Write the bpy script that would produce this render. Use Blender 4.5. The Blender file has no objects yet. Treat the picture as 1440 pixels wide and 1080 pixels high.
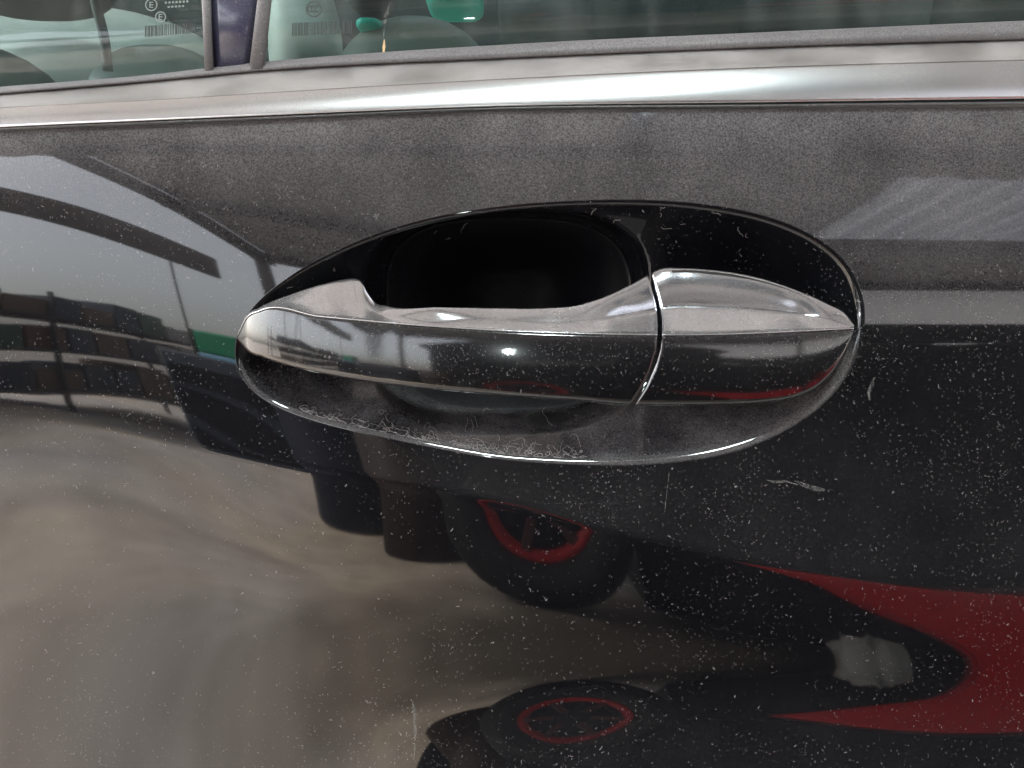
import bpy, bmesh, math, random
import numpy as np
from mathutils import Vector, Matrix
R = math.radians
random.seed(7); rng = np.random.default_rng(7)
S = bpy.context.scene
COL = S.collection

# ---------------------------------------------------------------- camera
FOC = 1152.0                                   # focal length in pixels of the 1440 wide frame
PITCH = R(12.0); DIST = 0.30
TGT = np.array([0.0, 0.0, 0.85])
CAM = TGT + DIST * np.array([0, -math.cos(PITCH), math.sin(PITCH)])
cd = bpy.data.cameras.new("camera"); cam = bpy.data.objects.new("camera", cd); COL.objects.link(cam)
cam.location = Vector(CAM); cam.rotation_euler = (R(90) - PITCH, 0, 0)
cd.sensor_width = 36; cd.lens = 36 * FOC / 1440; cd.clip_start = 0.01; cd.clip_end = 3000
S.camera = cam

# ---------------------------------------------------------------- sky, sun, exposure
SUN_EL, SUN_AZ = R(47), R(-72)                 # azimuth measured from +y (behind the car) towards +x
w = bpy.data.worlds.new("World"); S.world = w; w.use_nodes = True
nt = w.node_tree; nt.nodes.clear()
sky = nt.nodes.new("ShaderNodeTexSky"); sky.sky_type = 'NISHITA'; sky.sun_disc = False
sky.sun_elevation = SUN_EL; sky.sun_rotation = SUN_AZ; sky.dust_density = 4.0; sky.air_density = 1.2
bg = nt.nodes.new("ShaderNodeBackground"); bg.inputs[1].default_value = 0.13
wo = nt.nodes.new("ShaderNodeOutputWorld")
hs = nt.nodes.new('ShaderNodeHueSaturation'); hs.inputs['Saturation'].default_value = .30      # milky overcast
nt.links.new(sky.outputs[0], hs.inputs['Color']); nt.links.new(hs.outputs[0], bg.inputs[0]); nt.links.new(bg.outputs[0], wo.inputs[0])
sl = bpy.data.lights.new("sun", 'SUN'); sl.energy = 1.5; sl.angle = R(11); sl.color = (1, .95, .87)
so = bpy.data.objects.new("sun", sl); COL.objects.link(so)
sdir = Vector((math.cos(SUN_EL) * math.sin(SUN_AZ), math.cos(SUN_EL) * math.cos(SUN_AZ), math.sin(SUN_EL)))
so.rotation_euler = (-sdir).to_track_quat('-Z', 'Y').to_euler()
# the lit torch of the phone that took the picture; its spot shows on the grip and the belt moulding
fl = bpy.data.lights.new("phone_torch", 'POINT'); fl.energy = 0.018; fl.shadow_soft_size = 0.0028; fl.color = (.88, 1, .98)
fo = bpy.data.objects.new("phone_torch", fl); COL.objects.link(fo); fo.location = (-0.008, CAM[1] - .002, CAM[2] + .016)
S.view_settings.view_transform = 'Standard'; S.view_settings.look = 'None'
S.view_settings.exposure = 3.7; S.view_settings.gamma = 1

# ---------------------------------------------------------------- helpers
def ray(px, py):
    a = (np.asarray(px, float) - 720) / FOC; b = (540 - np.asarray(py, float)) / FOC
    c, s = math.cos(PITCH), math.sin(PITCH)
    return a, c + b * s, -s + b * c            # x, y(forward), z per unit depth
def P(px, py, y):
    """point of the plane y=const behind a pixel"""
    a, f, u = ray(px, py); k = (np.asarray(y, float) - CAM[1]) / f
    return np.stack([CAM[0] + a * k, np.broadcast_to(np.asarray(y, float), np.shape(a * k)), CAM[2] + u * k], -1)
def zrow(py):                                  # height on the plane y=0 of an image row
    return float(P(720, py, 0.0)[2])

def curve(xs, ys):                             # smooth monotone-ish cubic (Catmull-Rom/PCHIP) through points
    xs = np.array(xs, float); ys = np.array(ys, float)
    h = np.diff(xs); d = np.diff(ys) / h; m = np.zeros_like(xs)
    m[0], m[-1] = d[0], d[-1]
    for i in range(1, len(xs) - 1):
        m[i] = (d[i-1] * h[i] + d[i] * h[i-1]) / (h[i] + h[i-1])
    def ev(x):
        x = np.asarray(x, float); i = np.clip(np.searchsorted(xs, x) - 1, 0, len(xs) - 2)
        t = (x - xs[i]) / h[i]; xo = np.clip(t, 0, 1)
        q = xo
        v = (2*q**3 - 3*q**2 + 1) * ys[i] + (q**3 - 2*q**2 + q) * h[i] * m[i] + (-2*q**3 + 3*q**2) * ys[i+1] + (q**3 - q**2) * h[i] * m[i+1]
        return v + np.where(t < 0, t * h[i] * m[0], 0) + np.where(t > 1, (t - 1) * h[i] * m[-1], 0)
    return ev
def sstep(a, b, x):
    t = np.clip((np.asarray(x, float) - a) / (b - a), 0, 1); return t * t * t * (t * (6 * t - 15) + 10)

def mesh(name, verts, faces, mat=None, parent=None, smooth=True, loc=None):
    me = bpy.data.meshes.new(name)
    me.from_pydata([tuple(map(float, v)) for v in verts], [], [tuple(map(int, f)) for f in faces])
    bm = bmesh.new(); bm.from_mesh(me); bmesh.ops.recalc_face_normals(bm, faces=bm.faces) if smooth != 'raw' else None
    bm.to_mesh(me); bm.free()
    if smooth: me.polygons.foreach_set('use_smooth', [True] * len(me.polygons))
    o = bpy.data.objects.new(name, me); COL.objects.link(o)
    if mat: me.materials.append(mat)
    if parent: o.parent = parent
    if loc is not None: o.location = tuple(map(float, loc))
    return o
def grid_faces(n, m, closed=False):
    f = []
    for i in range(n - 1):
        for j in range(m if closed else m - 1):
            k = (j + 1) % m
            f.append((i*m + j, i*m + k, (i+1)*m + k, (i+1)*m + j))
    return f
def tag(o, label=None, cat=None, group=None, kind=None):
    if label: o['label'] = label
    if cat: o['category'] = cat
    if group: o['group'] = group
    if kind: o['kind'] = kind
    return o
def empty(name, loc=(0, 0, 0)):
    o = bpy.data.objects.new(name, None); COL.objects.link(o); o.location = loc; o.empty_display_size = .1
    return o
def box(name, lo, hi, mat, parent=None, bev=0.004, rot=None, smooth=False):
    bm = bmesh.new(); bmesh.ops.create_cube(bm, size=1)
    c = [(a + b) / 2 for a, b in zip(lo, hi)]; s = [abs(b - a) for a, b in zip(lo, hi)]
    for v in bm.verts: v.co = Vector((v.co.x * s[0], v.co.y * s[1], v.co.z * s[2]))
    if bev: bmesh.ops.bevel(bm, geom=bm.edges[:], offset=min(bev, min(s) * .4), segments=2, affect='EDGES', profile=.5)
    me = bpy.data.meshes.new(name); bm.to_mesh(me); bm.free()
    o = bpy.data.objects.new(name, me); COL.objects.link(o); me.materials.append(mat)
    o.location = c
    if parent: o.parent = parent
    if rot: o.rotation_euler = rot
    return o
def lathe(name, prof, mat, parent=None, n=48, axis='y', loc=(0, 0, 0)):
    vs = []
    for (r, h) in prof:
        for k in range(n):
            a = 2 * math.pi * k / n
            vs.append((r * math.cos(a), h, r * math.sin(a)) if axis == 'y' else (r * math.cos(a), r * math.sin(a), h))
    return mesh(name, vs, grid_faces(len(prof), n, True), mat, parent, True, loc)

def prism(name, poly, y0, y1, m, parent, bev=.02):
    bm = bmesh.new(); vs = [bm.verts.new((x, y0, z)) for x, z in poly]; f = bm.faces.new(vs)
    r = bmesh.ops.extrude_face_region(bm, geom=[f])
    for v in r['geom']:
        if isinstance(v, bmesh.types.BMVert): v.co.y = y1
    bmesh.ops.recalc_face_normals(bm, faces=bm.faces); bmesh.ops.bevel(bm, geom=bm.edges[:], offset=bev, segments=2, affect='EDGES')
    me = bpy.data.meshes.new(name); bm.to_mesh(me); bm.free(); o = bpy.data.objects.new(name, me); COL.objects.link(o)
    me.materials.append(m); o.parent = parent; return o

# ---------------------------------------------------------------- materials
def mat(name):
    m = bpy.data.materials.new(name); m.use_nodes = True; t = m.node_tree; t.nodes.clear()
    return m, t
class N:
    def __init__(s, t): s.t = t
    def n(s, kind, **kw):
        nd = s.t.nodes.new(kind)
        for k, v in kw.items():
            if k.startswith('_'): setattr(nd, k[1:], v)
            else:
                key = int(k[1:]) if k[0] == 'i' and k[1:].isdigit() else k.replace('__', ' ')
                if isinstance(v, bpy.types.NodeSocket): s.t.links.new(v, nd.inputs[key])
                else: nd.inputs[key].default_value = v
        return nd
    def math(s, op, a, b=0.0, c=0.0, clamp=False):
        nd = s.n('ShaderNodeMath', _operation=op, i0=a, i1=b, i2=c); nd.use_clamp = clamp; return nd.outputs[0]
    def ramp(s, fac, a, b, lo=0.0, hi=1.0):
        nd = s.n('ShaderNodeMapRange', _interpolation_type='SMOOTHSTEP', i0=fac, i1=a, i2=b, i3=lo, i4=hi); return nd.outputs[0]
    def noise(s, vec, scale, detail=3, rough=.55):
        return s.n('ShaderNodeTexNoise', Vector=vec, Scale=scale, Detail=detail, Roughness=rough).outputs[0]
    def out(s, sh):
        o = s.n('ShaderNodeOutputMaterial'); s.t.links.new(sh, o.inputs[0])
def simple(name, col, rough=.6, metal=0.0, var=0.15, scale=40, spec=.5):
    m, t = mat(name); k = N(t); tc = k.n('ShaderNodeTexCoord').outputs['Object']
    nz = k.noise(tc, scale, 4)
    c = k.n('ShaderNodeMix', _data_type='RGBA', i0=nz); c.inputs[6].default_value = tuple(x * (1 - var) for x in col) + (1,)
    c.inputs[7].default_value = tuple(min(1, x * (1 + var)) for x in col) + (1,)
    p = k.n('ShaderNodeBsdfPrincipled', Base__Color=c.outputs[2], Roughness=rough, Metallic=metal)
    p.inputs['Specular IOR Level'].default_value = spec
    k.out(p.outputs[0]); return m

def dusty(name, base, rough, metal=0.0, veil=.05, up=.25, speck=1.0, dcol=(.395, .372, .382), coat=0.0, scratches=0.0, ior=1.5, blot=1.0, upa=.05, upb=.5, low=None, crough=.02, pocket=False):
    """glossy surface under settled dust: an even veil, more of it where the surface faces up, and specks"""
    m, t = mat(name); k = N(t)
    tc = k.n('ShaderNodeTexCoord').outputs['Object']
    g = k.n('ShaderNodeNewGeometry'); nz = k.n('ShaderNodeSeparateXYZ', i0=g.outputs['Normal']).outputs[2]
    upw = k.math('MULTIPLY', k.ramp(nz, upa, upb), up)
    clouds = k.ramp(k.noise(tc, 28, 5, .6), .3, .75, 1 - .28 * blot, 1 + .28 * blot)
    fine = k.ramp(k.noise(tc, 1500, 2, .6), .3, .7, .55, 1.45)
    v = k.math('MULTIPLY', k.math('ADD', upw, veil), k.math('MULTIPLY', clouds, fine))
    lowf = 1.0
    if low:      # the lower door has been wiped: less dust below the handle
        lowf = k.ramp(k.n('ShaderNodeSeparateXYZ', i0=tc).outputs[2], low[0], low[1], low[2], 1.0); v = k.math('MULTIPLY', v, lowf)
    wq = k.n('ShaderNodeTexNoise', Vector=tc, Scale=260, Detail=2)
    tcw = k.n('ShaderNodeVectorMath', _operation='MULTIPLY_ADD', i0=wq.outputs['Color'], i1=(.006, .006, .006), i2=tc).outputs[0]
    def specks(scale, rmax, keep, dens):
        vo = k.n('ShaderNodeTexVoronoi', Vector=tcw, Scale=scale); vo.feature = 'F1'
        wn = k.n('ShaderNodeSeparateColor', i0=vo.outputs['Color'])
        rad = k.math('MULTIPLY', wn.outputs[0], rmax)
        on = k.math('LESS_THAN', vo.outputs['Distance'], rad)
        kp = k.math('LESS_THAN', wn.outputs[1], k.math('MULTIPLY', dens, keep))
        return k.math('MULTIPLY', k.math('MULTIPLY', on, kp), k.math('MULTIPLY_ADD', wn.outputs[2], .6, .25))
    dens = k.math('MULTIPLY', k.ramp(k.noise(tc, 21, 4, .65), .36, .68, .12, 1.7), k.math('MULTIPLY', k.ramp(nz, .02, .32, .5, 1.4), k.math('MAXIMUM', lowf, .45) if low else 1.0))
    sp = k.math('MAXIMUM', specks(1500, .42, .30, dens), k.math('MAXIMUM', specks(900, .27, .13, dens), specks(300, .08, .035, dens)))
    f = k.math('MAXIMUM', v, k.math('MULTIPLY', sp, speck), clamp=True)
    if pocket:   # the raw plastic lining at the bottom of the cup
        at = t.nodes.new('ShaderNodeAttribute'); at.attribute_name = 'lining'; at = k.ramp(at.outputs['Fac'], .2, .8)
        rough = k.math('MULTIPLY_ADD', at, .45, rough); ior = k.math('MULTIPLY_ADD', at, -.34, ior); f = k.math('MULTIPLY', f, k.math('MULTIPLY_ADD', at, -.75, 1.0))
    p = k.n('ShaderNodeBsdfPrincipled', Base__Color=base + (1,), Roughness=rough, Metallic=metal, IOR=ior)
    p.inputs['Coat Weight'].default_value = coat; p.inputs['Coat Roughness'].default_value = crough
    if scratches:
        ns = k.n('ShaderNodeTexNoise', Vector=k.n('ShaderNodeMapping', Vector=tc, Scale=(1, 6, 6)).outputs[0], Scale=700, Detail=3)
        bp = k.n('ShaderNodeBump', Strength=scratches, Distance=.00002, Height=ns.outputs[0])
        t.links.new(bp.outputs[0], p.inputs['Normal'])
    d = k.n('ShaderNodeBsdfDiffuse', Color=dcol + (1,))
    mx = k.n('ShaderNodeMixShader', i0=f, i1=p.outputs[0], i2=d.outputs[0])
    k.out(mx.outputs[0]); return m

M_paint = dusty('black_paint', (.002, .002, .0026), .03, veil=.004, up=.15, speck=.33, upa=.12, upb=.38, low=(.71, .87, .07))
M_cup = dusty('black_paint_cup', (.002, .002, .003), .05, veil=.003, up=.11, speck=.4, upa=.12, upb=.7, blot=2.4, pocket=True)
M_grip = dusty('black_gloss_grip', (.002, .002, .0025), .035, veil=.004, up=.03, speck=.24, scratches=.2, coat=.28, crough=.16, ior=1.5)
M_chrome = dusty('chrome', (.45, .465, .495), .10, 1.0, veil=.03, up=.16, speck=.6, dcol=(.33, .32, .325), scratches=.8, blot=2.0)
M_satin = dusty('satin_moulding', (.50, .50, .515), .27, 1.0, veil=.05, up=.08, speck=.25, dcol=(.36, .355, .355), blot=2.0)
M_ledge = dusty('dusty_moulding_top', (.22, .21, .21), .45, 1.0, veil=.35, up=.3, speck=.6, dcol=(.25, .235, .23), blot=2.6)
M_rubber = dusty('dusty_rubber', (.035, .033, .035), .6, veil=.12, up=.08, speck=.5, dcol=(.40, .37, .38))
M_pillar = dusty('pillar_film', (.020, .020, .045), .18, veil=.05, up=.05, speck=.3)
M_black = simple('black_gap', (.004, .004, .004), .7)

def glassmat():
    m, t = mat('tinted_glass'); k = N(t); tc = k.n('ShaderNodeTexCoord').outputs['Object']
    tr = k.n('ShaderNodeBsdfTransparent', Color=(.50, .58, .565, 1)); gl = k.n('ShaderNodeBsdfGlossy', Color=(1, 1, 1, 1), Roughness=.01)
    bf = k.n('ShaderNodeNewGeometry').outputs['Backfacing']
    fr = k.n('ShaderNodeFresnel', IOR=k.math('MULTIPLY_ADD', bf, 1 / 1.36 - 1.36, 1.36))
    a = k.n('ShaderNodeMixShader', i0=fr.outputs[0], i1=tr.outputs[0], i2=gl.outputs[0])
    st = k.n('ShaderNodeTexNoise', Vector=k.n('ShaderNodeMapping', Vector=tc, Scale=(1, .6, .09)).outputs[0], Scale=70, Detail=4)
    film = k.ramp(st.outputs[0], .42, .75, .01, .075)
    vo = k.n('ShaderNodeTexVoronoi', Vector=tc, Scale=900); wn = k.n('ShaderNodeSeparateColor', i0=vo.outputs['Color'])
    sp = k.math('MULTIPLY', k.math('LESS_THAN', vo.outputs['Distance'], k.math('MULTIPLY', wn.outputs[0], .3)), k.math('LESS_THAN', wn.outputs[1], .25))
    f = k.math('MAXIMUM', film, k.math('MULTIPLY', sp, .22))
    d = k.n('ShaderNodeBsdfDiffuse', Color=(.42, .44, .44, 1))
    b = k.n('ShaderNodeMixShader', i0=f, i1=a.outputs[0], i2=d.outputs[0])
    k.out(b.outputs[0]); return m
M_glass = glassmat()

# ================================================================ THE YARD (ground, roof, what the paint mirrors)
def concrete():
    m, t = mat('worn_concrete'); k = N(t); tc = k.n('ShaderNodeTexCoord').outputs['Object']
    wp = k.n('ShaderNodeTexNoise', Vector=tc, Scale=1.3, Detail=3)
    wv = k.n('ShaderNodeVectorMath', _operation='MULTIPLY_ADD', i0=wp.outputs['Color'], i1=(.28, .28, .28), i2=tc).outputs[0]
    a = k.noise(wv, 1.3, 7, .62); b = k.noise(wv, 5.5, 7, .66); d_ = k.noise(tc, .5, 4, .5)
    f = k.math('MULTIPLY_ADD', a, .55, k.math('MULTIPLY', b, .5))
    c = k.n('ShaderNodeValToRGB', i0=f); e = c.color_ramp.elements
    e[0].position = .34; e[0].color = (.21, .19, .17, 1); e[1].position = .68; e[1].color = (.48, .45, .41, 1)
    tint = k.n('ShaderNodeMix', _data_type='RGBA', _blend_type='MULTIPLY', i0=1.0, i6=c.outputs[0])
    tr = k.n('ShaderNodeValToRGB', i0=d_); te = tr.color_ramp.elements
    te[0].position = .4; te[0].color = (1, .90, .78, 1); te[1].position = .62; te[1].color = (.92, .93, 1.0, 1); t.links.new(tr.outputs[0], tint.inputs[7])
    # curved tyre scrub marks
    sp = k.n('ShaderNodeSeparateXYZ', i0=wv); ring = 0
    rr = k.math('SQRT', k.math('ADD', k.math('POWER', k.math('ADD', sp.outputs[0], 1.55), 2.0), k.math('POWER', k.math('ADD', sp.outputs[1], 2.2), 2.0)))
    rg_ = k.ramp(k.math('ABSOLUTE', k.math('SUBTRACT', rr, .75)), .02, .14, .80, 1.0)
    fin = k.n('ShaderNodeMix', _data_type='RGBA', _blend_type='MULTIPLY', i0=1.0, i6=tint.outputs[2])
    cb = k.n('ShaderNodeCombineColor', i0=rg_, i1=rg_, i2=rg_); t.links.new(cb.outputs[0], fin.inputs[7])
    # shade by the vehicle, painted into the floor colour as a brown patch
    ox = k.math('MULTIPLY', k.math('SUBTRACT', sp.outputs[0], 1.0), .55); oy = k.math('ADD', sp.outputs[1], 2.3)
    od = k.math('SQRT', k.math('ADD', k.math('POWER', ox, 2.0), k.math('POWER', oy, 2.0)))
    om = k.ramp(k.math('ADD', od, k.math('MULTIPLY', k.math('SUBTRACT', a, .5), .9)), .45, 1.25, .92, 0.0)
    shade_mix = k.n('ShaderNodeMix', _data_type='RGBA', i0=om, i6=fin.outputs[2]); shade_mix.inputs[7].default_value = (.105, .080, .056, 1)
    p = k.n('ShaderNodeBsdfPrincipled', Base__Color=shade_mix.outputs[2], Roughness=.75); k.out(p.outputs[0]); return m
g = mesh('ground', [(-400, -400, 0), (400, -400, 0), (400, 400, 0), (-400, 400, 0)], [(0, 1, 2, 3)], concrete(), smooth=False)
tag(g, kind='structure')
M_roof = simple('roof_sheet_metal', (.31, .30, .305), .6, var=.55, scale=2.2)
M_steel = simple('painted_steel', (.07, .065, .065), .6, spec=.2)
roof = empty('canopy_roof', (1.5, -2, 2.9))
tag(roof, 'wide sheet metal canopy on steel posts above the parked black car, mirrored in its paint', 'canopy')
def corr(name, x0, x1, y0, y1, z, parent):
    n = int((x1 - x0) / .06); xs = np.linspace(x0, x1, n); vs = []
    for dz in (0, .012):
        for y in (y0, y1):
            for i, x in enumerate(xs): vs.append((x - 1.5, y + 2, z + dz + .018 * math.sin(i * math.pi / 2) - 2.9))
    f = [];
    for i in range(n - 1):
        f += [(i, i+1, n+i+1, n+i), (2*n+i, 3*n+i, 3*n+i+1, 2*n+i+1), (i, 2*n+i, 2*n+i+1, i+1), (n+i, n+i+1, 3*n+i+1, 3*n+i)]
    return mesh(name, vs, f, M_roof, parent, False)
corr('roof_sheet', -1.9, 2.1, -6.5, 1.6, 2.92, roof)
corr('roof_sheet', 2.0, 6.5, -6.5, -4.45, 2.89, roof)
mt, tt = mat('milky_roof_plastic'); kk_ = N(tt); tx_ = kk_.n('ShaderNodeBsdfTranslucent', Color=(.62, .63, .66, 1)); dx_ = kk_.n('ShaderNodeBsdfDiffuse', Color=(.3, .3, .3, 1))
kk_.out(kk_.n('ShaderNodeMixShader', i0=.4, i1=tx_.outputs[0], i2=dx_.outputs[0]).outputs[0])
skl = corr('clear_sheet', 2.0, 6.5, -4.5, -3.0, 2.925, roof); skl.data.materials.clear(); skl.data.materials.append(mt)
corr('roof_sheet', 2.0, 6.5, -3.05, 1.6, 2.89, roof)
corr('roof_sheet', -3.1, -1.8, -2.75, 1.6, 2.89, roof)
for y in (-6.3, -4.4, -2.5, -.6): box('beam', (-2.0-1.5, y-.05+2, -.16), (7-1.5-1.6, y+.05+2, -.03), M_steel, roof, .005)
box('edge_beam', (-1.98-1.5, -6.5+2, -.165), (-1.86-1.5, 1.6+2, -.035), M_steel, roof, .005)
for (x, y) in ((-1.92, -6.3), (5.3, -6.3), (5.3, 1.4)): box('post', (x-.05-1.5, y-.05+2, -2.9), (x+.05-1.5, y+.05+2, -.17), M_steel, roof, .005)

box('added_dark_block', (.40 - 1.5, -1.95 + 2, -.45), (1.25 - 1.5, -1.35 + 2, -.17), simple('dark_block_blue', (.02, .026, .04), .5), roof, .03)  # unseen dark block, added to darken what the cap chrome mirrors
# lit lamp under the canopy, its glint lies on the moulding
lamp = empty('yard_lamp', (.19, -1.3, 2.70)); tag(lamp, 'round lit cold white lamp hanging under the canopy', 'lamp')
lathe('lamp_shade', [(.02, .16), (.05, .15), (.16, .06), (.19, .0), (.185, .0), (.15, .05), (.04, .13)], M_steel, lamp, 32, 'z')
lathe('lamp_cord', [(.008, .15), (.008, .2)], M_steel, lamp, 8, 'z')
ml, tl = mat('lamp_glow'); kl = N(tl); kl.out(kl.n('ShaderNodeEmission', Color=(.86, 1, .98, 1), Strength=24.0).outputs[0])
lathe('bulb', [(0, -.01), (.08, 0), (.13, .03), (.13, .04), (0, .05)], ml, lamp, 32, 'z')

# neighbouring lean-to at the left: a narrow flat roof on posts
lean = empty('fascia_board', (-3, -5.6, 0)); tag(lean, 'sloping brown fascia board on thin posts, a slanted bar in the paint', 'board')
fb = prism('board', [(2.6, 2.24), (2.6, 2.66), (-2.6, 3.12), (-2.6, 2.68)], 0, .06, simple('brown_board_paint', (.13, .105, .09), .7, scale=3), lean, .01)
fb.rotation_euler = (0, 0, R(90))
for y_, z_ in ((2.4, 2.24), (-1.2, 2.55)): box('post', (-.011, y_ - .011, 0), (.011, y_ + .011, z_), M_steel, lean, .003)

# storage rack with goods
M_org = simple('orange_plastic', (.13, .05, .035), .5); M_grn2 = simple('leaf_green_plastic', (.05, .11, .07), .5); M_grey = simple('grey_crate', (.35, .34, .33), .6); M_dkblue = simple('dark_blue_crate', (.03, .04, .06), .5); M_green = simple('green_plastic', (.0, .22, .10), .4); M_brown = simple('brown_board', (.16, .11, .08), .7)
M_red = simple('red_enamel', (.58, .012, .016), .3, var=.06, spec=.25); M_spoke = simple('dark_red_spoke', (.05, .008, .008), .6); M_rim = simple('worn_red_rim', (.34, .014, .016), .45, var=.35, scale=14, spec=.2); M_tyre = simple('tyre_rubber', (.012, .012, .012), .7, spec=.3); M_dark = simple('dark_body', (.006, .006, .008), .5, spec=.12)
rack = empty('storage_rack', (-4.5, -6.2, 0)); tag(rack, 'long dark steel rack left of the yard, mirrored beside the handle', 'rack')
for z in (.22, .75, 1.25): box('shelf', (-.4, -3.4, z), (.4, 3.4, z + .04), M_steel, rack, .005)
for x in (-.38, .38):
    for y in (-3.35, 0, 3.35): box('upright', (x-.025, y-.025, 0), (x+.025, y+.025, 1.65), M_steel, rack, .003)
ORD = 'first second third fourth fifth sixth seventh eighth'.split()
for z, where in ((.26, 'bottom'), (.79, 'middle'), (1.29, 'top')):
    y = -3.3
    for k in range(8):
        L = random.uniform(.45, .8); h = random.uniform(.22, .42)
        cname, c = random.choice([('dark blue', M_dkblue), ('dark blue', M_dkblue), ('black', M_dark), ('brown', M_brown), ('grey', M_grey), ('brown', M_brown), ('rust red', M_org), ('dull green', M_grn2)])
        o = box('crate', (-4.85, -6.2 + y, z + .001), (-4.15, -6.2 + y + L, z + h), c, None, .012)
        tag(o, f'{cname} crate, {ORD[k]} from the far end on the {where} rack shelf', 'crate', 'crates on the storage rack'); y += L + .04
cab = empty('tool_cabinet', (-2.45, -6.05, 0)); tag(cab, 'dark blue tool cabinet beside the rack with a green box on top', 'cabinet')
box('cabinet_body', (-.42, -.3, 0), (.5, .3, 1.0), M_dkblue, cab, .02)
for q in (.25, .5, .75): box('drawer', (-.38, .3, q - .1), (.46, .315, q + .1), M_dark, cab, .004)
gb = empty('green_box', (-2.36, -6.0, 1.0)); tag(gb, 'bright green plastic box on the dark blue tool cabinet', 'box')
box('tub', (-.19, -.2, .05), (.19, .2, .34), M_green, gb, .03); box('foot_strip', (-.19, -.2, .0), (.19, .2, .048), simple('pale_blue_plastic', (.25, .5, .7), .4), gb, .01)

for x, c in ((-1.32, 'blue'), (-.70, 'brown')):  # made-up dark drums, filling a pale gap in the reflection
    m_ = simple('navy_drum', (.010, .012, .020), .6, spec=.15) if c == 'blue' else simple('rusty_drum', (.022, .013, .010), .6, var=.4, spec=.15)
    dr = lathe('dark_filler_drum', [(0, 0), (.28, 0), (.29, .01), (.29, .28), (.302, .30), (.29, .32), (.29, .58), (.302, .60), (.29, .62), (.29, .88), (.28, .885), (.27, .87), (0, .87)], m_, None, 40, 'z', (x, -4.5 if c == 'blue' else -3.9, 0)); tag(dr, f'dark {c} drum added to darken the reflection between cabinet and red vehicle', 'drum', 'added dark drums by the tool cabinet')

# red and black utility vehicle opposite the door
truck = empty('utility_vehicle', (1.2, -2.95, 0)); tag(truck, 'red and black utility vehicle with red rims facing the black car', 'vehicle')
def wheel(x, y):
    ty = lathe('tyre', [(.25, -.1), (.34, -.11), (.39, -.10), (.392, -.085), (.425, -.08), (.44, -.03), (.44, .03), (.425, .08), (.392, .085), (.39, .10), (.34, .11), (.25, .1), (.25, -.1)], M_tyre, None)
    ty.name = 'wheel'; ty.parent = truck; ty.location = (x, y, .47); ty.scale = (1.07, 1, 1.07)
    rim = lathe('rim', [(.02, .05), (.07, .06), (.09, .03), (.19, .03), (.222, .085), (.25, .105), (.255, -.1), (.02, -.05)], M_rim, ty)
    for q in range(6):
        a_ = q * math.pi / 3 + .3; sp_ = box('spoke', (-.022, .06, .08), (.022, .085, .225), M_spoke, ty, .006); c_ = .152; sp_.location = (c_ * math.sin(a_), .074, c_ * math.cos(a_)); sp_.rotation_euler = (0, a_, 0)
    lathe('hub', [(.0, .07), (.06, .075), (.10, .05), (.206, .072), (.206, .0), (0, .0)], M_dark, ty)
    return ty
wheel(-1.2, 0); wheel(1.9, 0)
prism('body', [(-.95, .48), (-1.6, .85), (-1.6, 1.2), (-.6, 1.3), (3.6, 1.32), (3.8, 1.0), (3.8, .62), (-.7, .50)], -1.4, -.02, M_dark, truck)
box('rail', (-.5, -.12, 1.325), (3.5, -.05, 1.46), M_dark, truck, .01)
prism('side_panel', [(-.26, .45), (.2, .51), (3.7, .53), (3.7, .015), (.88, .015), (.74, .12), (.52, .23), (.22, .30)], -1.3, .10, M_red, truck)
prism('fender', [(-1.75, .70), (-1.55, .84), (-.85, .84), (-.66, .66), (-.72, .60), (-.95, .77), (-1.5, .77), (-1.66, .64)], -.2, .12, M_dark, truck, .01)
cn_v, cn_f = [], grid_faces(15, 24, True)
for i in range(15):
    for j in range(24):
        u, v = -math.pi/2 + math.pi*i/14, 2*math.pi*j/24; q = 1 + .16*math.sin(5*v + 2*u) + .12*math.sin(9*u + 3*v) + .1*math.sin(13*v)
        cn_v.append((.17*q*math.cos(u)*math.cos(v), .12*q*math.cos(u)*math.sin(v), .09 + .09*q*math.sin(u)))
cn = mesh('pale_floor_lump', cn_v, cn_f, simple('pale_lump_grey', (.30, .29, .26), .9, var=.4, scale=12), None, True, (1.40, -2.72, .01)); tag(cn, 'made-up pale grey rag on the ground below the red panel', 'lump')  # invented lump, stands in for the lit floor patch under the panel
box('floor_pan', (-.74, -1.3, .07), (3.6, -.06, .49), M_dark, truck)
shed = empty('added_dark_shed', (.9, -8, 0)); tag(shed, 'dark shed added behind the red vehicle to hide the mirrored sky', 'shed')  # unseen, added to block the sky in the grip's reflection
prism('wall', [(-2.6, 0), (-2.6, 2.7), (0, 3.6), (2.6, 2.7), (2.6, 0)], -1.5, 0, M_dark, shed, .01)
for a_, b_ in (((-2.8, 2.68), (0, 3.66)), ((0, 3.66), (2.8, 2.68))): prism('roof', [a_, b_, (b_[0], b_[1] + .08), (a_[0], a_[1] + .08)], -1.7, .2, M_steel, shed, .01)
prism('door', [(-1, .01), (-1, 2.2), (1, 2.2), (1, .01)], .002, .06, M_steel, shed, .01)
far = empty('added_far_building', (8, -13.5, 0)); tag(far, 'plain grey building added far at the right to dull the mirrored sky', 'building')  # unseen, added so the paint mirrors grey there instead of sky
prism('wall', [(-4.4, 0), (-4.4, 5.2), (9, 5.2), (9, 0)], -4, 0, simple('grey_cladding', (.42, .42, .42), .7, scale=2), far, .02)
prism('roof', [(-4.7, 5.21), (-4.7, 5.4), (9.3, 5.4), (9.3, 5.21)], -4.3, .3, M_steel, far, .02)
for q in range(5): prism('window', [(-3.6 + 2.4*q, 2.2), (-3.6 + 2.4*q, 3.5), (-2.2 + 2.4*q, 3.5), (-2.2 + 2.4*q, 2.2)], .002, .05, M_dark, far, .01)
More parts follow.
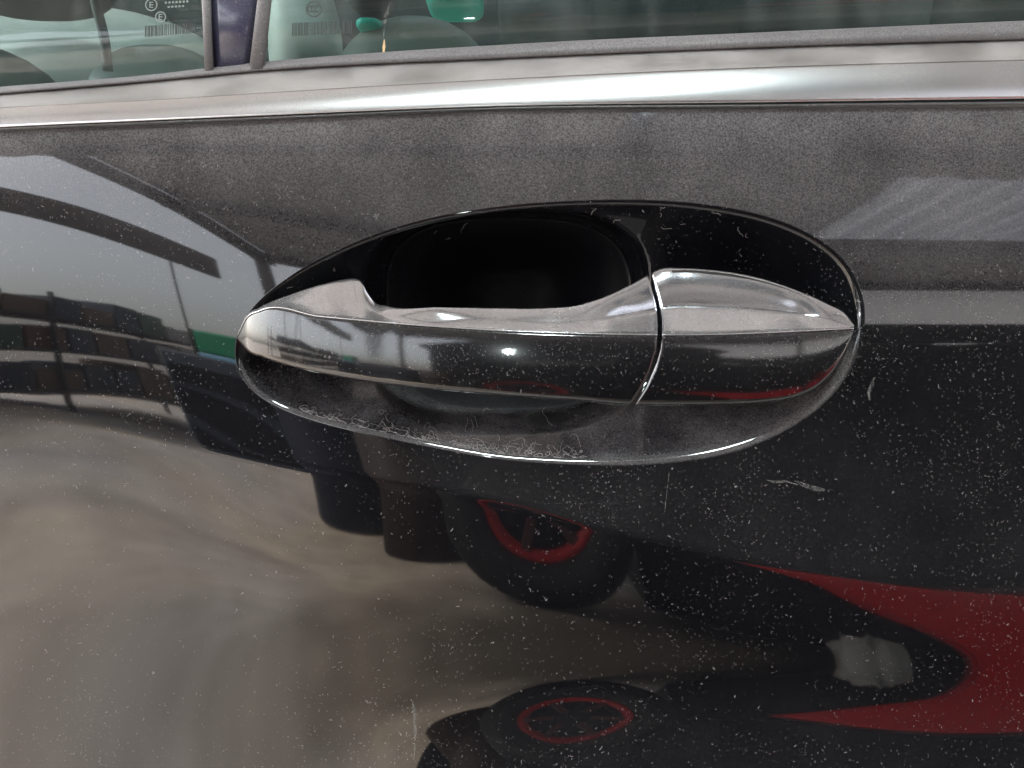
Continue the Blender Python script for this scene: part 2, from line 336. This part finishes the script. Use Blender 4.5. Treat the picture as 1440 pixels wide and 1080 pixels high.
yw = box('boundary_wall', (-14, -13.2, 0), (14, -13, 1.4), simple('wall_render', (.35, .33, .31), .8, scale=4)); tag(yw, 'low rendered boundary wall closing the yard', 'wall')

# ================================================================ THE CAR
car = empty('parked_car', (0, 0, 0))
tag(car, 'dusty black car with a chrome edged door handle in an oval cup', 'car')

# ---- door skin: tilt of the panel (degrees, positive looks up) by image row, at the left / middle / right
ROWS  = [ -60, 150, 215, 280, 375, 455, 555, 620, 700, 790, 860, 895, 945, 990,1040,1085, 1200, 1500]
TL    = [  26,  21,15.7,10.7, 7.0, 5.2, 3.4, 3.4, 4.2, 5.6, 6.6, 7.2, 8.4, 9.6,11.2,12.6,   16,   16]
TM    = [  26,  21,16.0,14.4,12.0, 9.5, 8.4, 9.3,10.5,10.6,10.5,10.5,15.2,21.6,25.5,28.0,   30,   30]
TR    = [  26,  21,16.0,14.4,12.0, 9.5, 8.2, 8.8, 9.6,11.0,11.2,11.0,13.2,17.5,21.5,25.0,   31,   31]
zr = [zrow(r) if r < 1300 else zrow(1200) - .25 for r in ROWS]
zs = np.array(zr)[::-1]
cl, cm, cr = (curve(zs, np.array(t)[::-1]) for t in (TL, TM, TR))
crease = curve([-700, 0, 300, 640, 860, 1050, 1440, 2100], [470, 568, 633, 686, 735, 775, 835, 900])
JUMP = curve([-.6, -.24, -.1, 0, .1, .24, .6], [1.6, 1.6, 2.4, 4.3, 2.4, 1.0, 1])
XS = np.linspace(-.72, .72, 289); ZS = np.linspace(.36, 1.02, 1321)
def tilt(x, z):
    sh_ = .045 * (1 - sstep(.74, .80, z)); a = sstep(-.21 + 2 * sh_, .02 + .6 * sh_, x); b = sstep(.01, .20, x)
    t = cl(z) * (1 - a) + cm(z) * a * (1 - b) + cr(z) * b
    pxx = 720 + x / .293 * FOC * .96
    zc = np.interp(pxx, np.linspace(-1400, 2800, 120), [zrow(float(crease(q))) for q in np.linspace(-1400, 2800, 120)])
    return t - JUMP(x) * (1 - sstep(-.003, .003, z - zc))
XG, ZG = np.meshgrid(XS, ZS, indexing='ij')
SL = np.tan(np.radians(tilt(XG, ZG)))
dz = ZS[1] - ZS[0]
FT = np.zeros_like(SL); FT[:, 1:] = np.cumsum((SL[:, 1:] + SL[:, :-1]) * .5 * dz, axis=1)
iz0 = int(np.argmin(abs(ZS - .85))); FT -= FT[:, iz0:iz0+1]
FT += (XS ** 2 / (2 * 5.0))[:, None]
def cubw(t):
    return np.stack([-.5*t**3 + t**2 - .5*t, 1.5*t**3 - 2.5*t**2 + 1, -1.5*t**3 + 2*t**2 + .5*t, .5*t**3 - .5*t**2], 0)
def F(x, z):
    x = np.asarray(x, float); z = np.asarray(z, float)
    u = np.clip((x - XS[0]) / (XS[1] - XS[0]), 1, len(XS) - 3.001); v = np.clip((z - ZS[0]) / dz, 1, len(ZS) - 3.001)
    i = u.astype(int); j = v.astype(int); wu = cubw(u - i); wv = cubw(v - j); r = 0
    for a in range(4):
        for b in range(4): r = r + wu[a] * wv[b] * FT[i + a - 1, j + b - 1]
    return r
def onskin(px, py):
    y = np.zeros(np.shape(px))
    for _ in range(8):
        p = P(px, py, y); y = F(p[..., 0], p[..., 2])
    return P(px, py, y)

# ---- the oval outline of the cup
OUT = [(328,505),(329,480),(338,455),(360,425),(400,393),(450,363),(520,332),(600,307),(700,290),(800,282),(900,280),(980,285),(1050,296),(1110,314),(1160,340),(1195,372),(1213,410),(1218,440),(1214,480),(1200,520),(1170,560),(1130,592),(1085,617),(1030,637),(960,650),(880,655),(790,653),(700,646),(620,632),(540,616),(470,600),(410,582),(365,560),(338,533)]
NA = 384
def closed(pts, n):
    p = np.array(pts, float); q = np.vstack([p[-1:], p, p[:2]]); seg = []
    for i in range(1, len(p) + 1):
        t = np.linspace(0, 1, 24, endpoint=False)[:, None]; W = cubw(t)
        seg.append(W[0]*q[i-1] + W[1]*q[i] + W[2]*q[i+1] + W[3]*q[(i+2) if i + 2 < len(q) else 2])
    c = np.vstack(seg); d = np.r_[0, np.cumsum(np.linalg.norm(np.diff(np.vstack([c, c[:1]]), axis=0), axis=1))]
    s = np.linspace(0, d[-1], n, endpoint=False); cc = np.vstack([c, c[:1]])
    r = np.stack([np.interp(s, d, cc[:, 0]), np.interp(s, d, cc[:, 1])], -1)
    for _ in range(30): r = .5 * r + .25 * (np.roll(r, 1, 0) + np.roll(r, -1, 0))
    return r
opx = closed(OUT, NA)
O3 = onskin(opx[:, 0], opx[:, 1]); OX, OZ = O3[:, 0], O3[:, 2]
tx, tz = np.roll(OX, -1) - np.roll(OX, 1), np.roll(OZ, -1) - np.roll(OZ, 1); L = np.hypot(tx, tz); tx /= L; tz /= L
nx, nz = tz, -tx                                # inward or outward?
cxm, czm = OX.mean(), OZ.mean()
if np.mean(nx * (OX - cxm) + nz * (OZ - czm)) < 0: nx, nz = -nx, -nz      # (nx,nz) points outward
# belt line: rows of the moulding's edges
LX = [-900, 0, 200, 360, 720, 1080, 1440, 2400]
def line(vals): return curve(LX, vals)
L1 = line([205, 122, 106, 88, 62, 45, 29, 0]); L2 = line([215, 132, 115, 100, 81, 66, 55, 30])
L3 = line([235, 151, 141, 131, 110, 94, 84, 64]); L4 = line([255, 178, 169, 162, 148, 143, 138, 130]); L5 = line([262, 183, 175, 169, 154, 152, 150, 146])

# door skin: fillet rings going in, then rings out to a frame reaching past the picture
RF = .0022 + .0022 * sstep(-.02, .11, OX) * (1 - .35 * sstep(.0, .03, OZ - czm))
verts = []
rings = 0
for a in np.linspace(R(58), 0, 12):
    q = RF * math.sin(a); x = OX - nx * q; z = OZ - nz * q
    verts.append(np.stack([x, F(x, z) + RF * (1 - math.cos(a)), z], -1)); rings += 1
FIL_END = verts[0].copy()
# frame outline: angle matched
pxf = np.linspace(-900, 2400, 200)
top3 = onskin(pxf, L5(pxf) + 1.0); topx, topz = top3[:, 0], top3[:, 2]
XL, XR, ZB = -.52, .52, .47
ang = np.arctan2(OZ - czm, OX - cxm); fx = np.zeros(NA); fz = np.zeros(NA)
for i in range(NA):
    c, s = nx[i] * .35 + math.cos(ang[i]) * .65, nz[i] * .35 + math.sin(ang[i]) * .65
    best = 9e9
    ks = []
    if c > 1e-6: ks.append((XR - OX[i]) / c)
    if c < -1e-6: ks.append((XL - OX[i]) / c)
    if s < -1e-6: ks.append((ZB - OZ[i]) / s)
    if s > 1e-6:
        lo_, hi_ = 0, 1.5
        for _ in range(40):
            m_ = (lo_ + hi_) / 2
            if OZ[i] + s * m_ > np.interp(OX[i] + c * m_, topx, topz): hi_ = m_
            else: lo_ = m_
        ks.append(lo_)
    kk = min(q for q in ks if q > 0); fx[i] = OX[i] + c * kk; fz[i] = OZ[i] + s * kk
for r in np.linspace(0, 1, 150)[1:]:
    q = r ** 1.7
    x = OX * (1 - q) + fx * q; z = OZ * (1 - q) + fz * q
    verts.append(np.stack([x, F(x, z), z], -1)); rings += 1
# fill corners: last ring snapped to the frame corners nearest
V = np.vstack(verts)
skin = mesh('door_panel', V, grid_faces(rings, NA, True), M_paint, car)

# ---- cup
tgtc = P(720, 470, .0)
spx = np.clip(OX, P(470, 500, 0)[0], P(1080, 450, 0)[0])
spz = np.interp(spx, [P(470, 0, 0)[0], P(1080, 0, 0)[0]], [P(470, 505, 0)[2], P(1080, 465, 0)[2]])
pc = P(716, 452, .012); hw, hh = P(716 + 205, 452, .012)[0] - pc[0], P(716, 452 - 156, .012)[2] - pc[2]
def cup_y(x, z, s, base):
    bowl = .023 * (1 - (1 - s) ** 2.1)
    # shallower towards the tapered left end
    bowl = bowl * (.55 + .45 * sstep(-.10, -.03, x))
    d = (abs((x - pc[0]) / hw) ** 3 + abs((z - pc[2]) / hh) ** 3) ** (1 / 3)
    return base + bowl + .017 * sstep(1.03, .92, d) + .034 * sstep(.97, .15, d)
cv = []
NS = 90
for i in range(NS):
    s = (i / (NS - 1)) ** 1.15
    x = FIL_END[:, 0] * (1 - s) + spx * s; z = FIL_END[:, 2] * (1 - s) + spz * s
    base = FIL_END[:, 1] * (1 - s) + s * (FIL_END[:, 1] * .3 + .7 * .004)
    cv.append(np.stack([x, cup_y(x, z, s, base), z], -1))
CUP = np.array(cv)
CV = CUP.reshape(-1, 3); CF = np.array(grid_faces(NS, NA, True)); fc = CV[CF].mean(1)
dd = (abs((fc[:, 0] - pc[0]) / hw) ** 3 + abs((fc[:, 2] - pc[2]) / hh) ** 3) ** (1 / 3)
def sub(name, fsel, m, parent):
    ids = np.unique(fsel); mp = np.zeros(len(CV), int); mp[ids] = np.arange(len(ids)); o = mesh(name, CV[ids], mp[fsel], m, parent)
    dv = (abs((CV[ids, 0] - pc[0]) / hw) ** 3 + abs((CV[ids, 2] - pc[2]) / hh) ** 3) ** (1 / 3)
    o.data.attributes.new('lining', 'FLOAT', 'POINT').data.foreach_set('value', np.clip((.97 - dv) / .1, 0, 1).astype(np.float32)); return o
cup = sub('handle_cup', CF[dd >= .74], M_cup, car)
sub('cup_pocket', CF[dd < .74], M_cup, cup)

# ---- handle
yfront = curve([330, 345, 420, 550, 700, 925, 1100, 1180, 1205], [.0035, .000, -.008, -.0125, -.0145, -.0135, -.0095, -.0055, -.004])
def loft(name, stations, secfun, m, parent, close=True, caps=True):
    rows = [secfun(x) for x in stations]; n = len(rows[0])
    vs = [p for r in rows for p in r]; f = grid_faces(len(rows), n, close)
    if caps: f += [tuple(range(n)), tuple(range((len(rows) - 1) * n, len(rows) * n))]
    return mesh(name, vs, f, m, parent)
def bez(a, b, c, n):
    t = np.linspace(0, 1, n)[:, None]; return (1-t)**2 * np.array(a) + 2*t*(1-t) * np.array(b) + t*t * np.array(c)
ridge = curve([333, 345, 365, 450, 560, 700, 820, 925, 1000, 1100, 1198], [474, 449, 437, 445, 455, 464.5, 469, 471, 470.5, 467, 462])
topS = curve([333, 345, 365, 410, 450, 480, 498, 508, 516, 526, 545, 620, 700, 770, 810, 850, 885, 925], [472, 446, 432.5, 414, 401, 394, 392, 396, 410, 424, 430.5, 432.5, 433.5, 433.5, 430, 418, 404, 386])
botS = curve([333, 345, 370, 410, 480, 580, 700, 800, 890, 925], [476, 492, 503, 516, 531, 545, 556, 563.5, 569, 571])
topC = curve([925, 945, 970, 1000, 1060, 1120, 1165, 1190, 1201], [386, 377.5, 377, 379, 389, 408, 428, 443, 456])
botC = curve([925, 1000, 1080, 1120, 1145, 1165, 1180, 1192, 1199, 1201], [571, 571, 567, 560, 549, 532, 512, 489, 470, 464])
tdepth = curve([333, 365, 450, 500, 530, 700, 800, 870, 925, 1000, 1100, 1165, 1201], [.002, .004, .013, .017, .010, .0075, .008, .013, .018, .017, .013, .008, .002])
seam = lambda py: np.interp(py, [380, 400, 430, 460, 490, 520, 545, 572], [-14, -7, 1, 3, 1, -8, -20, -37])
def place(px, py, y, wgt):
    return P(np.asarray(px) + wgt * seam(py), py, y)
def sect(x, top, bot, wgt, which):
    """lower painted face or upper chrome face of the handle at image column x"""
    yr, rg, tp, bt = float(yfront(x)), float(ridge(x)), float(top(x)), float(bot(x)); td = float(tdepth(x))
    rg = min(max(rg, tp + .6), bt - .6)
    hgt = (bt - rg) * .00025
    if which == 'face':
        a = np.array([yr, rg + 1.2]); b = np.array([yr - .13 * hgt, rg + (bt - rg) * .55]); c = np.array([yr - .138 * hgt, bt - min(6, .22 * (bt - rg))])
        fr = bez(a, b, c, 26)
        rr = min(6, .22 * (bt - rg)); yc = yr - .138 * hgt; th = np.linspace(.25, math.pi * .62, 9)[:, None]
        lo = np.hstack([yc + rr * .00030 * (1 - np.cos(th)), bt - rr + rr * np.sin(th)])
        yb = lo[-1, 0]
        bk = np.array([[yb + .0025, bt - 4], [yb + .0030, (bt + rg) / 2], [yr + .0045, rg + 4], [yr + .0022, rg + 1.5]])
        q = np.vstack([fr, lo, bk])
    else:
        a = np.array([yr - .0002, rg + .7]); rd = np.array([[yr - .0005, rg + .2], [yr - .0004, rg - .6], [yr + .0001, rg - 1.4]])
        h2 = rg - tp
        wd = float(sstep(33, 62, h2)) * float(sstep(740, 880, x)); fr_ = .42 + (.40 - .42) * wd; fd = .44 + (.66 - .44) * wd
        mid = np.array([yr + fd * td, rg - 1.4 - fr_ * (h2 - 1.4)]); end = np.array([yr + td, tp])
        s1 = bez(rd[-1], (rd[-1] + mid) / 2 + [.0003, 0], mid, 8)[1:]
        s2 = bez(mid, (mid * .45 + end * .55 + [-.0004, -.5]) * (1 - wd) + wd * np.array([mid[0] + .10 * td, tp + .30 * (mid[1] - tp)]), [yr + td * .95, tp + .6], 12)[1:]
        up = np.vstack([s1, s2])
        bk = np.array([[yr + td, tp], [yr + td + .0006, tp + .8], [yr + td + .0008, tp + 4], [yr + max(td * .8, .002), rg + 1.0], [yr + .0024, rg + 1.3]])
        q = np.vstack([[a], rd, up, bk])
    return place(np.full(len(q), float(x)), q[:, 1], q[:, 0], wgt)
wS = lambda x: float(sstep(800, 922, x)); wC = lambda x: float(1 - sstep(930, 1080, x))
pull = empty('pull_handle'); pull.parent = car
stS = np.r_[np.linspace(333.5, 366, 16), np.linspace(370, 560, 64)[1:], np.linspace(563, 922, 90)]
loft('grip', stS, lambda x: sect(x, topS, botS, wS(x), 'face'), M_grip, pull)
loft('chrome_trim', stS, lambda x: sect(x, topS, botS, wS(x), 'chrome'), M_chrome, pull)
capo = empty('handle_cap'); capo.parent = car
stC = np.r_[np.linspace(929, 1150, 60), np.linspace(1152, 1200.6, 36)]
loft('cap_face', stC, lambda x: sect(x, topC, botC, wC(x), 'face'), M_grip, capo)
loft('chrome_trim', stC, lambda x: sect(x, topC, botC, wC(x), 'chrome'), M_chrome, capo)
# dark core seen in the joint, and the roots that carry the handle into the cup
def root(name, x0, x1, top, bot, y1, par):
    def sf(x):
        t_, b_, yr, td = float(top(x)), float(bot(x)), float(yfront(x)), float(tdepth(x))
        ys = [yr + td * .9, y1, y1, yr + .006]; ps = [t_ + 3, t_ + 2, b_ - 4, b_ - 5]
        return place(np.full(4, float(x)), np.array(ps), np.array(ys), 0.0)
    return loft(name, np.linspace(x0, x1, 14), sf, M_black, par)
root('handle_root', 945, 1165, topC, curve([900, 1080, 1120, 1165], [566, 561, 552, 522]), .022, capo)
root('handle_root', 400, 498, topS, botS, .018, pull)

# ---- belt moulding, wiper rubber, glass
px = np.linspace(-850, 2350, 260)
def strip(name, rows, m, parent=car, pxs=px):
    """rows: list of (row function, depth offset from the skin top edge)"""
    vs = []
    for q in pxs:
        s0 = onskin(np.array(q), np.array(float(L5(q))))[1]
        vs += [P(q, r, s0 + d) for r, d in rows(q)]
    n = len(vs) // len(pxs)
    f = grid_faces(len(pxs), n, True) + [tuple(range(n)), tuple(range((len(pxs)-1)*n, len(pxs)*n))]
    return mesh(name, vs, f, m, parent)
def prof_face(q):
    a, b = float(L3(q)), float(L4(q)); h = b - a
    out = []
    for t in np.linspace(0, 1, 14):
        out.append((a + h * t, .0030 - .0055 * (1.5 * t - .6 * t * t)))
    out += [(b + .7, -.0018), (b + 1.2, -.0011), (b + 1.0, .0002), (b - 2, .004), (a + 4, .012), (a + .6, .0085)]
    return out
moul = strip('belt_moulding', prof_face, M_satin)
def prof_ledge(q):
    a, b = float(L2(q)), float(L3(q)); h = b - a
    return [(b + .4, .0028), (b - .8, .0030), (b - h * .25, .0052), (b - h * .6, .0095), (a + 1.2, .0140), (a - .6, .0152), (a - .2, .018), (b + 1, .016)]
strip('moulding_top', prof_ledge, M_ledge, moul)
def prof_gap(q):
    b, c = float(L4(q)), float(L5(q)); h = c - b
    return [(b - 1, .0010), (b + h * .35, -.0003), (b + h * .45, -.0018), (b + h * .75, -.0022), (b + h * .85, -.0006), (c + .3, .0016), (c + 1.5, .006), (b, .006)]
strip('moulding_lip', prof_gap, dusty('lip_rubber', (.02, .02, .021), .3, veil=.05, up=.05), moul)
def prof_rub(q):
    a, b = float(L1(q)), float(L2(q)); h = b - a
    return [(b + .5, .0128), (b - 1.5, .0120), (b - h * .5, .0130), (a + 2, .0150), (a, .0165), (a + .3, .021), (b + 1, .021)]
strip('window_seal', prof_rub, M_rubber)
# glass panes lean inward
def pane(name, x0, x1):
    xs = np.linspace(x0, x1, 24); vs = []
    for thick in (0, .004):
        for q in xs:
            s0 = onskin(np.array(q), np.array(float(L5(q))))[1]; p = P(q, float(L1(q)) + 5, s0 + .019 + thick)
            for t in np.linspace(0, 1, 10): vs.append(p + np.array([0, .12 * t, .26 * t]))
    n = 24; m_ = 10; f = []
    for o_ in (0, n * m_): f += [tuple(o_ + v for v in q) for q in grid_faces(n, m_)]
    for i in range(n - 1): f += [(i*m_, (i+1)*m_, n*m_ + (i+1)*m_, n*m_ + i*m_), (i*m_+9, n*m_+i*m_+9, n*m_+(i+1)*m_+9, (i+1)*m_+9)]
    return mesh(name, vs, f, M_glass, car)
pane('window_glass', -800, 300); pane('window_glass', 362, 2300)
# divider between the panes: film covered post with rubber channels either side
def upright(name, xb0, xb1, lean0, lean1, y0, y1, m):
    vs = []
    for t in np.linspace(0, 1, 8):
        for (q, ln, d) in ((xb0, lean0, y0), (xb0, lean0, y0 - .002), (xb0 * .8 + xb1 * .2, lean0 * .8 + lean1 * .2, y0 - .003), (xb0 * .2 + xb1 * .8, lean0 * .2 + lean1 * .8, y1 - .003), (xb1, lean1, y1 - .002), (xb1, lean1, y1), (xb1, lean1, y1 + .012), (xb0, lean0, y0 + .012)):
            s0 = onskin(np.array(q), np.array(float(L5(q))))[1]
            p = P(q, float(L1(q)) + 9, s0 + .016 + d); vs.append(p + np.array([ln * t, .12 * t, .26 * t]))
    f = grid_faces(8, 8, True) + [tuple(range(8)), tuple(range(56, 64))]
    o = mesh(name, vs, f, m, car); return o
upright('pillar', 301, 351, -.033, .010, .002, .002, M_pillar)
upright('window_channel', 288, 301, -.035, -.033, .000, .000, M_rubber)
upright('window_channel', 350, 372, .010, .008, -.001, -.001, M_rubber)

# ---- cabin seen through the glass
def blob(name, px0, py0, px1, py1, y, depth, m, e=2.6, tiltx=0.0):
    a = P(px0, py1, y); b = P(px1, py0, y); c = (a + b) / 2; rx, rz = (b[0] - a[0]) / 2, (b[2] - a[2]) / 2
    vs = []
    sg = lambda v: math.copysign(abs(v) ** (2 / e), v)
    for i in range(17):
        u = -math.pi / 2 + math.pi * i / 16
        for j in range(28):
            v = 2 * math.pi * j / 28
            vs.append((rx * sg(math.cos(u)) * sg(math.cos(v)), depth * sg(math.cos(u)) * sg(math.sin(v)), rz * sg(math.sin(u))))
    o = mesh(name, vs, grid_faces(17, 28, True), m, car, True, c); o.rotation_euler = (0, tiltx, 0); return o
M_pale = simple('pale_leather', (.60, .61, .60), .5, scale=9); M_cab = simple('cabin_dark', (.014, .022, .026), .6, scale=8)
M_teal = simple('teal_plastic', (.0, .40, .31), .45); M_mid = simple('grey_leather', (.12, .14, .135), .45, scale=9)
box('cabin_trim', (-2.2, 1.15, .4), (2.2, 1.2, 2.0), M_cab, car, .02)
box('door_core', (-.5, .105, .48), (.5, .13, .90), M_black, car, .01)
blob('seat', -220, 20, 330, 260, .62, .14, M_pale, 3.0)
blob('seat', 150, 66, 330, 330, .42, .06, M_mid, 2.6)
blob('headrest', -60, -70, 142, 22, .40, .06, M_cab, 2.4)
blob('seat', -160, 60, 86, 330, .40, .08, M_mid, 2.2)
blob('headrest', 392, -50, 474, 200, .40, .05, M_pale, 2.2)
blob('dashboard', 470, 24, 705, 300, .36, .05, M_mid, 2.2)
blob('dashboard', 350, 44, 560, 330, .46, .05, M_cab, 2.2)
blob('headrest', 486, -60, 562, 26, .38, .05, M_cab, 2.0)
blob('carry_bag', 504, 30, 540, 46, .34, .02, M_teal, 3); blob('carry_bag', 602, -20, 680, 23, .5, .04, M_teal, 4)
blob('seat', 700, -120, 1300, 140, .60, .12, M_cab, 3.0)
def tube(name, pts, r, m, parent):
    vs = []; n = 8
    pts = [Vector(p) for p in pts]
    for i, p in enumerate(pts):
        d = (pts[min(i+1, len(pts)-1)] - pts[max(i-1, 0)]).normalized(); u = d.cross(Vector((0, 1, 0))).normalized(); v_ = d.cross(u)
        for k in range(n):
            a = 2 * math.pi * k / n; vs.append(p + (u * math.cos(a) + v_ * math.sin(a)) * r)
    return mesh(name, vs, grid_faces(len(pts), n, True) + [tuple(range(n)), tuple(range((len(pts)-1)*n, len(pts)*n))], m, parent)
cx_ = curve([-40, 10, 50, 100], [126, 136, 146, 152])
tube('seat_belt', [P(float(cx_(q)), q, .30) for q in np.linspace(-40, 100, 14)], .0035, M_cab, car)

# ---- marks on the paint and the glass
def project(p):
    d = np.asarray(p, float) - CAM; c, s_ = math.cos(PITCH), math.sin(PITCH)
    f = d[1] * c - d[2] * s_; u = d[1] * s_ + d[2] * c; return 720 + FOC * d[0] / f, 540 - FOC * u / f
S0Q = np.linspace(-100, 800, 91); S0V = np.array([onskin(np.array(q), np.array(float(L5(q))))[1] for q in S0Q])
def onglass(px_, py_, off=.0004):
    q, t = float(px_), 0.0
    for _ in range(18):
        s0 = float(np.interp(q, S0Q, S0V)); p = P(q, float(L1(q)) + 5, s0 + .019) + np.array([0, .12 * t, .26 * t])
        a, b = project(p); q += (px_ - a) * .8; t += (b - py_) * .00035
    n = np.array([0, -.26, .12]) / .2864; return p + n * off
def skin_n(p):
    e = 1e-3; n = np.array([float(F(p[0]+e, p[2]) - F(p[0]-e, p[2])) / (2*e), -1, float(F(p[0], p[2]+e) - F(p[0], p[2]-e)) / (2*e)]); return n / np.linalg.norm(n)
def ribbons(name, strokes, where, m, parent, th=.00008):
    """flat marks: each stroke a list of (px, py, half width in px); laid on the skin or the glass with a real thickness"""
    vs, f = [], []
    for st in strokes:
        k0 = len(vs); n = len(st)
        for i, (x, y, w_) in enumerate(st):
            a = st[max(i-1, 0)]; b = st[min(i+1, n-1)]; dx, dy = b[0] - a[0], b[1] - a[1]; L_ = math.hypot(dx, dy) or 1
            for sgn in (-1, 1):
                qx, qy = x - dy / L_ * w_ * sgn, y + dx / L_ * w_ * sgn
                if where == 'glass':
                    vs += [onglass(qx, qy, .00012), onglass(qx, qy, .00012 + th)]
                else:
                    p = onskin(np.array(qx), np.array(qy)); nn = skin_n(p); vs += [p + nn * .00003, p + nn * (.00003 + th)]
        for i in range(n - 1):
            a = k0 + 4 * i; b = a + 4
            f += [(a+1, a+3, b+3, b+1), (a, b, b+2, a+2), (a, a+1, b+1, b), (a+2, b+2, b+3, a+3)]
        f += [(k0, k0+2, k0+3, k0+1), (k0+4*n-4, k0+4*n-3, k0+4*n-1, k0+4*n-2)]
    return mesh(name, vs, f, m, parent, False)
M_ink = simple('print_black', (.012, .014, .014), .6); M_pink = simple('print_pale', (.13, .15, .145), .6); M_drip, td_ = mat('dried_water_mark'); kd = N(td_); al_ = kd.ramp(kd.noise(kd.n('ShaderNodeTexCoord').outputs['Object'], 1300, 4, .7), .38, .70, .0, .22)
kd.out(kd.n('ShaderNodeMixShader', i0=al_, i1=kd.n('ShaderNodeBsdfTransparent').outputs[0], i2=kd.n('ShaderNodeBsdfDiffuse', Color=(.3, .29, .28, 1)).outputs[0]).outputs[0]); M_ochre = simple('dried_ochre', (.45, .30, .16), .8)
def bars(x0, x1, y0, y1, sl):
    out = []; x = x0
    while x < x1:
        w_ = random.choice([.5, .5, .8, 1.3]); sh = sl * (x - x0); out.append([(x + w_, y0 + sh, w_), (x + w_, (y0 + y1) / 2 + sh, w_), (x + w_, y1 + sh, w_)]); x += 2 * w_ + random.choice([.9, 1.2, 2.0])
    return out
ribbons('barcode', bars(411, 496, 33, 51, -.05), 'glass', M_ink, car); ribbons('barcode', bars(204, 276, 37, 52, -.08), 'glass', M_ink, car)
def arc(cx, cy, r, a0, a1, w_, n=14): return [(cx + r * math.cos(R(a0 + (a1 - a0) * i / n)), cy + r * math.sin(R(a0 + (a1 - a0) * i / n)), w_) for i in range(n + 1)]
ribbons('approval_mark', [arc(441.5, 13, 10.5, 0, 360, .9, 26)] + [arc(437 + 5 * i, 13, 4.2, 60, 300, .8) for i in range(3)], 'glass', M_ink, car)
for cx, cy, r in ((213, 7, 8), (226, 24, 7)):
    ribbons('approval_mark', [arc(cx, cy, r, 0, 360, .7, 22), [(cx - 2, cy - 4, .7), (cx - 2, cy + 4, .7)]] + [[(cx - 2, cy + d_, .6), (cx + 2.5, cy + d_, .6)] for d_ in (-3.6, 0, 3.6)], 'glass', M_pink, car)
ribbons('printed_line', [[(232 + i * 5, 4 - i * .3, 1.3), (235 + i * 5, 4 - i * .3, 1.3)] for i in range(7)] + [[(236 + i * 5, 10 - i * .3, 1.2), (239 + i * 5, 10 - i * .3, 1.2)] for i in range(5)], 'glass', M_pink, car)
ribbons('dried_splash', [[(548, 6, .5), (545, 14, 1.8), (542, 24, 2.4), (541, 34, 1.4), (540, 46, .7), (540, 58, 1.0), (539, 66, .8)]], 'glass', M_drip, car)
ribbons('dried_splash', [[(540.5, 56, .6), (540, 66, 2.0), (539.5, 74, 1.2)]], 'glass', M_ochre, car)
ribbons('dried_drip', [[(580, 984, .6), (581.5, 994, 2.2), (583.5, 1006, 2.6), (583.5, 1018, 2.0), (584, 1030, 2.2), (584, 1041, 1.2)], [(583.5, 1046, .7), (583, 1054, 1.0), (582, 1069, .5)]], 'skin', M_drip, car)
ribbons('scuff', [[(1078, 675, .4), (1090, 678, 2.2), (1106, 677, 1.2), (1122, 682, .8)], [(1118, 676, .5), (1130, 682, 3.0), (1146, 687, 3.6), (1160, 689, 1.8)]], 'skin', M_drip, car)
ribbons('scuff', [[(1229, 531, .8), (1226, 541, 2.6), (1221, 552, 2.4), (1223, 563, 1.2)]], 'skin', M_drip, car)
for st in [[(941, 664, .35), (938, 690, .45), (935, 716, .3)], [(1345, 424, .4), (1352, 429, .8), (1356, 434, .4)], [(566, 237, .5), (569, 243, 1.1)], [(1306, 939, .5), (1312, 937, .9)]]: ribbons('scratch', [st], 'skin', M_drip, car)

# ---- lint lying in the cup: many loose fibres, one object
lv, lf = [], []
def cupat(i, j):
    i = min(max(i, 0), NS - 1.001); i0 = int(i); j0 = int(math.floor(j)); a, b = i - i0, j - j0
    g_ = lambda p, q: CUP[p, q % NA]
    return (g_(i0, j0)*(1-b) + g_(i0, j0+1)*b) * (1-a) + (g_(i0+1, j0)*(1-b) + g_(i0+1, j0+1)*b) * a
pj = np.array([project(p) for p in CUP[3]]); low = [j for j in range(NA) if 430 < pj[j, 0] < 820 and pj[j, 1] > 540]; upr = [j for j in range(NA) if 380 < pj[j, 0] < 1180 and pj[j, 1] < 420]
def fibre(i, j, n, st, r, curl):
    a = random.uniform(0, 6.28); da = random.uniform(-curl, curl); pts = []
    for k in range(n):
        pts.append(cupat(i, j) + np.array([0, -.00025 - .0006 * random.random() * (k % 3 == 1), .0001])); i += st * 2.4 * math.sin(a); j += st * math.cos(a); a += da + random.gauss(0, .45)
    for p_, q_ in zip(pts[:-1], pts[1:]):
        d = q_ - p_; u = np.cross(d, [0, 1, 0]); L_ = np.linalg.norm(u)
        if L_ < 1e-9: continue
        u = u / L_ * r; v_ = np.array([0, -r * 1.2, 0]); k0 = len(lv)
        lv.extend([p_ - u, p_ + v_, p_ + u, q_ - u, q_ + v_, q_ + u]); lf.extend([(k0, k0+1, k0+4, k0+3), (k0+1, k0+2, k0+5, k0+4), (k0+2, k0, k0+3, k0+5)])
for _ in range(150): fibre(abs(random.gauss(2, 4)), random.choice(low) + random.random(), random.randint(5, 14), random.uniform(.2, .55), random.choice([.00004, .00005, .00007]), .6)
for _ in range(40): fibre(abs(random.gauss(2, 9)), random.choice(low) + random.random(), random.randint(4, 12), random.uniform(.2, .6), .00005, .5)
for _ in range(18): fibre(random.uniform(0, 20), random.choice(upr) + random.random(), random.randint(4, 12), random.uniform(.2, .6), .00005, .5)
ln = mesh('lint', lv, lf, simple('pale_lint', (.26, .24, .235), .9), None, False)
tag(ln, 'pale curly lint and fibres lying along the rim of the oval cup', None, None, 'stuff')
